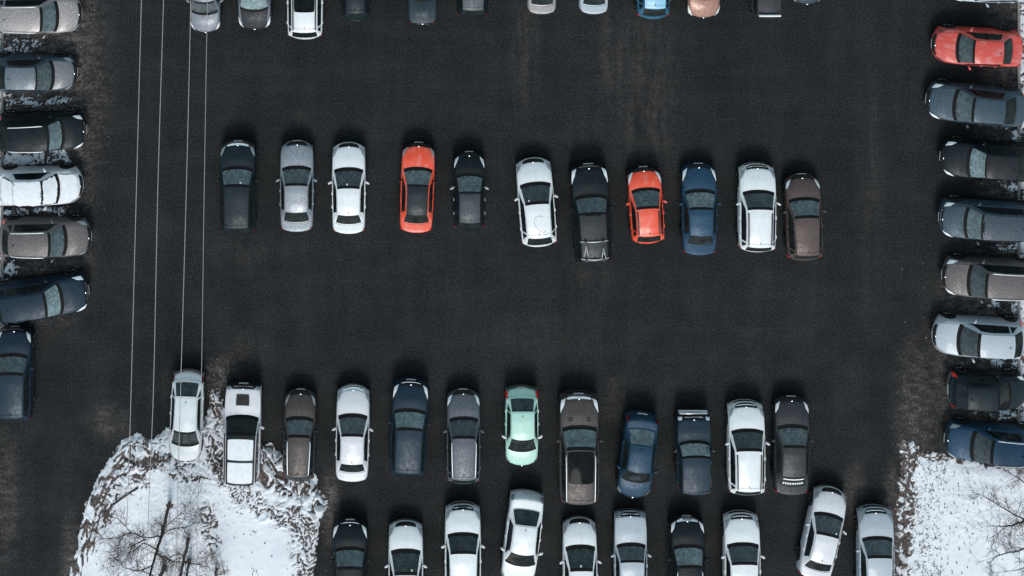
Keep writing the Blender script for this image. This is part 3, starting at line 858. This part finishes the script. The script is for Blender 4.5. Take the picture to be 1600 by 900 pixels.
G4 = 'cars parked in the bottom row'
car(547, 883, 0, 150, 55, 'suv', DARK, 'black SUV at the left end of the bottom row', G4, wsv=.065, headlen=.2, mirror=BLACK)
car(634, 888, 0, 152, 55, 'hatch', WHITE, 'white car second from the left in the bottom row, rounded front', G4, wsv=.028, lamp=LAMPG, dot=-1.4)
car(723, 860, 0, 152, 57, 'suv', WHITE, 'white SUV third from the left in the bottom row, left of the tilted white sedan', G4, wsv=.026, lamp=LAMPG, H=1.58)
car(816, 841, 187, 148, 55, 'sedan', WHITE, 'white sedan facing down and tilted in the bottom row', G4, wsv=.012, rgv=.024, tail=LAMPG, lamp=LAMPG)
car(906, 883, -.5, 152, 54, 'hatch', WHITE, 'white sporty hatchback with a wide curved black grille, bottom row', G4, wsv=.026, lamp=LAMPG, dot=.1)
car(985, 872, 0, 152, 52, 'old_sedan', LSILV, 'pale silver boxy old sedan in the bottom row', G4, wsv=.045, lamp=LAMPG, H=1.42)
car(1073, 879, 0, 154, 54, 'suv', DARK, 'black SUV with bright roof rails and chrome grille in the bottom row', G4, wsv=.10, rails=RAILM, grille=CHROME)
car(1158, 875, 0, 154, 57, 'suv', WHITE, 'white SUV in the bottom row right of the black SUV with bright rails', G4, wsv=.036, lamp=LAMPG, H=1.60)
car(1285, 833, 13, 150, 54, 'sedan', OFFW, 'white sedan parked at a strong slant near the right end of the bottom row', G4, wsv=.038, lamp=LAMPG, dot=-2.0)
car(1367, 866, 0, 154, 56, 'suv', LSILV, 'pale blue silver SUV next to the snow at the right end of the bottom row', G4, wsv=.045, lamp=LAMPG, H=1.60)

G5 = 'cars parked along the left verge'
car(56, 22, 90, 146, 57, 'wagon', WARM, 'silver beige estate with bright rails, topmost along the left verge', G5, rails=RAILM, wsv=.07, lamp=LAMPG)
car(48, 114, 90, 148, 53, 'sedan', SLATE, 'blue grey sedan second from the top along the left verge', G5, wsv=.045, roofc=(.12, .145, .17), hoodc=(.13, .135, .15), lamp=LAMPG)
car(64, 205, 88, 146, 54, 'suv', DARK, 'black SUV with bright rails along the left verge', G5, rails=RAILM, wsv=.085, H=1.62)
car(58, 291, 89, 146, 55, 'sedan', OFFW, 'sedan blanketed in white snow along the left verge', G5, snow=((3.35, 5.75, -3.1, 3.0, .045), (6.1, 6.95, -2.9, 2.8, .04), (6.99, 9.98, -3.3, 3.3, .06), (10.0, 10.95, -2.9, 2.9, .05), (11.1, 12.8, -3.6, 3.6, .05)), lamp=LAMPG, fin=False)
car(70, 371, 90, 148, 56, 'wagon', TAUPE, 'grey beige estate with bright rails below the snow covered car', G5, rails=RAILM, wsv=.055, lamp=LAMPG)
car(62, 464, 82, 158, 57, 'suv', NAVY, 'dark blue SUV slanting upward, left verge', G5, wsv=.13, H=1.62)
car(23, 585, 0, 158, 56, 'suv', NAVY, 'dark blue SUV facing up at the left edge, below the slanted one', G5, wsv=.05, H=1.6, dot=0, rgv=.012)

G6 = 'cars parked along the right verge'
car(1553, -26, 270, 146, 56, 'sedan', LSILV, 'silver car cut off by the top right corner', G6, wsv=.05)
car(1527, 73, 273, 144, 55, 'sedan', DRED, 'red sedan along the right verge, the only red car there', G6, wsv=.045, lamp=LAMPD, rgv=.02)
car(1525, 163, 275.5, 158, 57, 'sedan', SLATE, 'slate blue sedan directly below the red one, right verge', G6, wsv=.055, H=1.5)
car(1546, 251, 274, 156, 56, 'sedan', DARK, 'black sedan with pale blue windscreen, third full car down the right verge', G6, wsv=.12, roofc=(.018, .02, .024))
car(1544, 343, 273, 158, 56, 'suv', SLATE, 'dark slate SUV fourth full car down the right verge', G6, wsv=.07, H=1.58, roofc=(.055, .07, .09))
car(1548, 435, 273, 154, 57, 'wagon', TAUPE, 'taupe estate with bright rails, right verge', G6, rails=RAILM, wsv=.035)
car(1530, 527, 273, 148, 56, 'hatch', LSILV, 'pale silver hatchback with dark windscreen, right verge', G6, wsv=.03, lamp=LAMPG)
car(1543, 610, 92, 128, 53, 'hatch', TEAL, 'black hatchback facing right with red tail lights showing, right verge', G6, wsv=.012, rgv=.015, bumper=paint((.13, .13, .135)))
car(1550, 693, 275, 150, 55, 'hatch', BLUE, 'deep blue car lowest along the right verge, beside the snow', G6, wsv=.035, lamp=LAMPG, rails=RAILM)

G1 = 'cars parked in the top row'
car(321, -18, 180, 148, 48, 'sedan', (.15, .17, .20), 'silver sedan facing down under the overhead wires at the top edge', G1, wsv=.03)
car(398, -22, 180, 146, 52, 'hatch', (.15, .17, .20), 'grey car with dark bonnet and white headlights at the top edge', G1, wsv=.14, roofc=(.26, .30, .35), hoodc=(.018, .022, .027), headlen=.4)
car(477, -9, 0, 150, 56, 'suv', WHITE, 'white SUV with red tail lights at the top edge', G1, rails=RAILB, sunroof=(7.3, 8.6, 2.5), rgv=.008)
car(556, -36, 0, 146, 46, 'wagon', TEAL, 'dark teal car rear end at the top edge, left of the dark blue bonnet', G1, tail=LAMPD)
car(660, -33, 180, 146, 46, 'boxy', (.014, .026, .036), 'dark blue car bonnet with square front at the top edge', G1, mirror=PAPER, grille=BLACK, lamp=LAMPD, plate=False)
car(738, -41, 0, 146, 50, 'suv', DARK, 'black hatchback with grey roof rear at the top edge', G1, roofc=(.07, .08, .09))
car(846, -48, 0, 148, 47, 'sedan', (.28, .27, .27), 'beige silver sedan boot at the top edge', G1, tail=LAMPD)
car(927, -48, 0, 148, 47, 'sedan', LSILV, 'pale silver sedan boot at the top edge, left of the bright blue car', G1, tail=LAMPD)
car(1020, -37, 0, 142, 52, 'hatch', (.03, .12, .20), 'bright blue hatchback with light blue roof at the top edge', G1, roofc=SKYB)
car(1099, -40, 180, 146, 52, 'hatch', COPPER, 'copper brown car with white headlights at the top edge', G1, wsv=.01, headlen=.3)
def roofbar(root, lf, put, L, W):
    a = lf.at(9.8, 0, .10)
    put('roof_bar', box(a.x, 0, a.z, .09, W * .74, .06, .015), PAPER, 'white bar across the rear of the roof')
car(1195, -42, 0, 146, 46, 'boxy', DGREY, 'dark grey van like car with a white roof bar at the top edge', G1, extra=roofbar, fin=False, tail=LAMPD)
car(1261, -61, 180, 146, 50, 'sedan', (.03, .04, .055), 'dark car nose just showing at the top edge, rightmost of the top row', G1, lamp=LAMPG)

# ------------------------------------------------------------------ overhead wires
WIRE = plain('cable_sheath', (.34, .33, .33), .6, grain=.2)
for i, (z, r, pts, lab) in enumerate([
        (8.6, .016, [(226, -200), (221, 0), (213, 300), (204, 640), (199, 800), (195, 960)], 'leftmost overhead wire crossing the lot'),
        (8.6, .016, [(261, -200), (255.5, 0), (246.5, 300), (240, 600), (232, 800), (227, 960)], 'second overhead wire from the left'),
        (8.3, .0155, [(302, -200), (297.5, 30), (291, 300), (283, 580), (277.5, 770), (272, 960)], 'third overhead wire from the left, passing over the white hatchback'),
        (7.6, .013, [(328, -200), (323.5, 30), (319, 300), (314.5, 600), (309, 800), (305, 960)], 'rightmost and thinnest overhead wire')]):
    pp = []
    arr = np.array(pts, float); t = np.linspace(0, len(arr) - 1.001, 50)
    M_ = slopes(arr)
    for q in t:
        k = int(q); xy = herm(arr[k], arr[k + 1], M_[k], M_[k + 1], q - k)
        pp.append(P(xy[0], xy[1], z))
    v, f = tube(pp, r, 6)
    obj('overhead_wire', mesh('overhead_wire', v, f, WIRE), None, lab, 'wire', 'overhead wires across the lot')

# ------------------------------------------------------------------ bare trees
BARK = plain('wet_bark', (.062, .044, .038), .85, grain=.5, gs=14)
TWIG = plain('twig_bark', (.060, .040, .034), .85, grain=.3, gs=10)
DRY = plain('dry_stems', (.15, .085, .060), .85, grain=.4, gs=10)


def wander(p, d, length, n, bend, up=0.0):
    pts = [p.copy()]; d = d.normalized()
    for i in range(n):
        d = (d + Vector((random.gauss(0, bend), random.gauss(0, bend), random.gauss(0, bend * .6) + up))).normalized()
        p = p + d * (length / n); pts.append(p.copy())
    return pts


def twiggy(mb, pts, r0, depth, length, dens=1.0, flat=.35):
    """side twigs along a limb"""
    for i in range(1, len(pts)):
        k = max(1, int(round(dens * (1.3 if depth else 1.0) + random.random() * .7)))
        for _ in range(k):
            ax = (pts[i] - pts[i - 1]).normalized()
            side = Vector((random.gauss(0, 1), random.gauss(0, 1), random.gauss(0, flat)))
            side -= ax * side.dot(ax)
            if side.length < .1: continue
            d = ax * random.uniform(.35, .95) + side.normalized() * random.uniform(.5, 1.0)
            l = length * random.uniform(.45, 1.1)
            s_ = pts[i - 1].lerp(pts[i], random.random())
            tw = wander(s_, d, l, 5, .16, .03)
            if min(q.z for q in tw) < .15: continue
            rr = r0 * random.uniform(.5, 1)
            mb.add(tube(tw, [rr * (1 - .62 * j / 5) for j in range(6)], 4, False))
            if depth: twiggy(mb, tw, rr * .72, depth - 1, length * .55, dens * .8, flat)


def tree(bx, by, trunk, r0, limbs, label, name='bare_tree', twl=1.0, dens=1.0, tr=.014, depth=1):
    """trunk: list of (px,py,z); limbs: lists of (px,py,z)"""
    base = P(bx, by, 0)
    root = empty(name, base, 0, label, 'tree', 'bare trees on the snow')
    loc = lambda q: P(*q) - base
    tp = [Vector((0, 0, -.05))] + [loc(q) for q in trunk]
    n = len(tp)
    rad = [r0 * (1.25 if i == 0 else 1) * (1 - .62 * i / (n - 1)) for i in range(n)]
    # smooth trunk
    arr = np.array([list(p) for p in tp]); M_ = slopes(arr); fine = []; fr = []
    for q in np.linspace(0, n - 1.001, (n - 1) * 4 + 1):
        k = int(q); fine.append(Vector(herm(arr[k], arr[k + 1], M_[k], M_[k + 1], q - k)) + Vector((random.gauss(0, .012), random.gauss(0, .012), 0)))
        fr.append((rad[k] + (rad[k + 1] - rad[k]) * (q - k)) * random.uniform(.93, 1.07))
    v, f = tube(fine, fr, 9); obj('trunk', mesh('trunk', v, f, BARK), root)
    tb = MB()
    for lb in limbs:
        lp = [loc(q) for q in lb]
        arr = np.array([list(p) for p in lp]); M_ = slopes(arr); fine2 = []
        m = len(lp)
        for q in np.linspace(0, m - 1.001, (m - 1) * 3 + 1):
            k = int(q); fine2.append(Vector(herm(arr[k], arr[k + 1], M_[k], M_[k + 1], q - k)) + Vector((random.gauss(0, .02), random.gauss(0, .02), random.gauss(0, .02))))
        rb = r0 * .36
        v, f = tube(fine2, [rb * (1 - .8 * i / (len(fine2) - 1)) for i in range(len(fine2))], 6)
        obj('branch', mesh('branch', v, f, BARK), root)
        twiggy(tb, fine2, tr, depth, twl, dens)
    twiggy(tb, fine[len(fine) // 2:], tr, depth, twl * 1.1, dens)
    o = obj('twigs', tb.me('twigs', TWIG), root); o['kind'] = 'stuff'
    return root


tree(265, 786, [(262, 797, 1.0), (252, 838, 3.2), (243, 868, 5.0), (233, 902, 7.0), (224, 940, 9.0)], .095,
     [[(252, 838, 3.2), (232, 840, 3.5), (205, 832, 3.9), (190, 816, 4.1), (178, 796, 4.3)],
      [(252, 836, 3.1), (270, 826, 3.4), (292, 824, 3.7), (305, 815, 4.0)],
      [(246, 858, 4.3), (222, 850, 4.8), (200, 866, 5.3), (170, 872, 5.8)],
      [(252, 834, 3.0), (262, 820, 3.3), (285, 800, 3.7), (296, 785, 4.0)],
      [(244, 865, 4.7), (262, 874, 5.2), (285, 878, 5.8), (320, 872, 6.3)],
      [(238, 884, 6.0), (215, 892, 6.4), (195, 886, 6.8), (170, 860, 7.2)],
      [(228, 843, 3.6), (212, 850, 3.9), (200, 858, 4.1), (178, 866, 4.4)],
      [(205, 832, 3.9), (190, 838, 4.1), (168, 842, 4.3), (150, 838, 4.5)]],
     'largest bare tree on the snow island, its trunk leaning down left', twl=1.05, dens=1.05, tr=.0135, depth=2)
tree(295, 840, [(293, 850, .7), (288, 872, 2.0), (283, 896, 3.4), (278, 925, 5.0)], .10,
     [[(287, 876, 2.2), (300, 880, 2.7), (318, 884, 3.1), (335, 892, 3.5)], [(289, 868, 1.8), (278, 866, 2.3), (262, 872, 2.8), (255, 880, 3.2)]],
     'bare tree with straight dark trunk right of the largest tree', twl=.9, dens=1.1, tr=.011, depth=2)
tree(296, 874, [(295, 882, .6), (292, 900, 1.6), (287, 930, 3.4)], .10, [[(292, 900, 1.6), (305, 902, 2.1), (322, 896, 2.6)]],
     'bare tree trunk cut by the bottom edge, between two other trunks', twl=.7, dens=.6)
tree(258, 884, [(255, 891, .4), (248, 904, 1.2), (238, 930, 3.0)], .13, [[(248, 904, 1.2), (236, 898, 1.7), (215, 890, 2.1)]],
     'short view of a bare tree trunk at the bottom edge under the largest tree', twl=.7, dens=.6)
tree(338, 888, [(337, 894, .4), (336, 910, 1.3), (332, 935, 2.8)], .07, [[(336, 900, .8), (345, 896, 1.1), (360, 890, 1.4)]],
     'thin bare sapling right of the tree trunks, at the bottom edge', twl=.6, dens=.7)
# tree at the right edge: trunk beyond the frame, branches reaching in
tree(1648, 800, [(1655, 812, 1.0), (1668, 838, 2.6), (1682, 866, 4.4), (1705, 910, 7.0)], .16,
     [[(1664, 830, 2.2), (1630, 824, 2.7), (1600, 812, 3.1), (1575, 798, 3.4), (1545, 780, 3.7), (1520, 768, 3.9)],
      [(1672, 846, 3.2), (1640, 850, 3.7), (1605, 856, 4.2), (1585, 862, 4.4), (1562, 868, 4.6), (1545, 880, 4.8)],
      [(1600, 812, 3.1), (1588, 820, 3.3), (1568, 822, 3.5), (1550, 822, 3.7)],
      [(1680, 862, 4.2), (1640, 880, 4.9), (1610, 885, 5.3), (1580, 892, 5.7)],
      [(1660, 822, 1.8), (1625, 770, 2.4), (1600, 755, 2.7), (1575, 735, 3.0)]],
     'bare tree reaching in over the snow from the right edge', twl=1.0, dens=1.0, tr=.015, depth=2)


def stick(pts, r, label):
    pp = [P(*q) for q in pts]
    base = pp[0].copy(); base.z = 0
    v, f = tube([p - base for p in pp], [r * (1 - .5 * i / (len(pp) - 1)) for i in range(len(pp))], 6)
    o = obj('fallen_branch', mesh('fallen_branch', v, f, BARK), None, label, 'branch')
    o.location = base
stick([(216, 762, .18), (200, 772, .20), (175, 790, .19), (155, 812, .18), (140, 828, .17)], .055, 'long thin fallen branch lying across the snow, left of the trees')
stick([(309, 745, .18), (322, 747, .20), (338, 753, .18)], .045, 'short dark stick lying on the snow below the white hatchback')


def shrub(px, py, n, h, label):
    base = P(px, py, .05)
    mb = MB()
    for i in range(n):
        a = random.uniform(0, 2 * math.pi); lean = random.uniform(.3, 1.3)
        p0 = Vector((random.gauss(0, .10), random.gauss(0, .10), 0))
        pts = wander(p0, Vector((math.cos(a) * lean, math.sin(a) * lean, 1)), h * random.uniform(.5, 1.1), 5, .18)
        mb.add(tube(pts, [.011 * (1 - .7 * j / 5) for j in range(6)], 4, False))
        twiggy(mb, pts, .006, 0, h * .35, .7, .6)
    o = obj('dry_shrub', mb.me('dry_shrub', DRY), None, label, 'shrub', 'dry shrubs on the snow')
    o.location = base
shrub(328, 862, 26, .9, 'reddish brown dry shrub beside the thin sapling')
shrub(322, 822, 10, .55, 'small dry shrub above the reddish one on the snow')
shrub(345, 884, 16, .7, 'dry shrub at the bottom edge by the sapling')
shrub(1598, 735, 12, .7, 'dark dry shrub at the right edge below the blue car')

# dead leaves blown over the snow
mb = MB()
for i in range(560):
    if random.random() < .6: px, py = random.gauss(1455, 45), random.uniform(712, 905)
    else: px, py = random.uniform(140, 490), random.uniform(725, 905)
    if px < 1408 and px > 500: continue
    c = P(px, py, .17 if px < 600 else .135); a = random.uniform(0, math.pi); l = random.uniform(.025, .07); w_ = l * .45
    ca, sa = math.cos(a), math.sin(a)
    mb.add(([(c.x + ca * l, c.y + sa * l, c.z + .02), (c.x - sa * w_, c.y + ca * w_, c.z + .005), (c.x - ca * l, c.y - sa * l, c.z + .02), (c.x + sa * w_, c.y - ca * w_, c.z + .03)], [(0, 1, 2, 3)]))
obj('dead_leaves', mb.me('dead_leaves', plain('dead_leaf', (.055, .036, .030), .8, grain=.4, gs=3), False), kind='stuff')
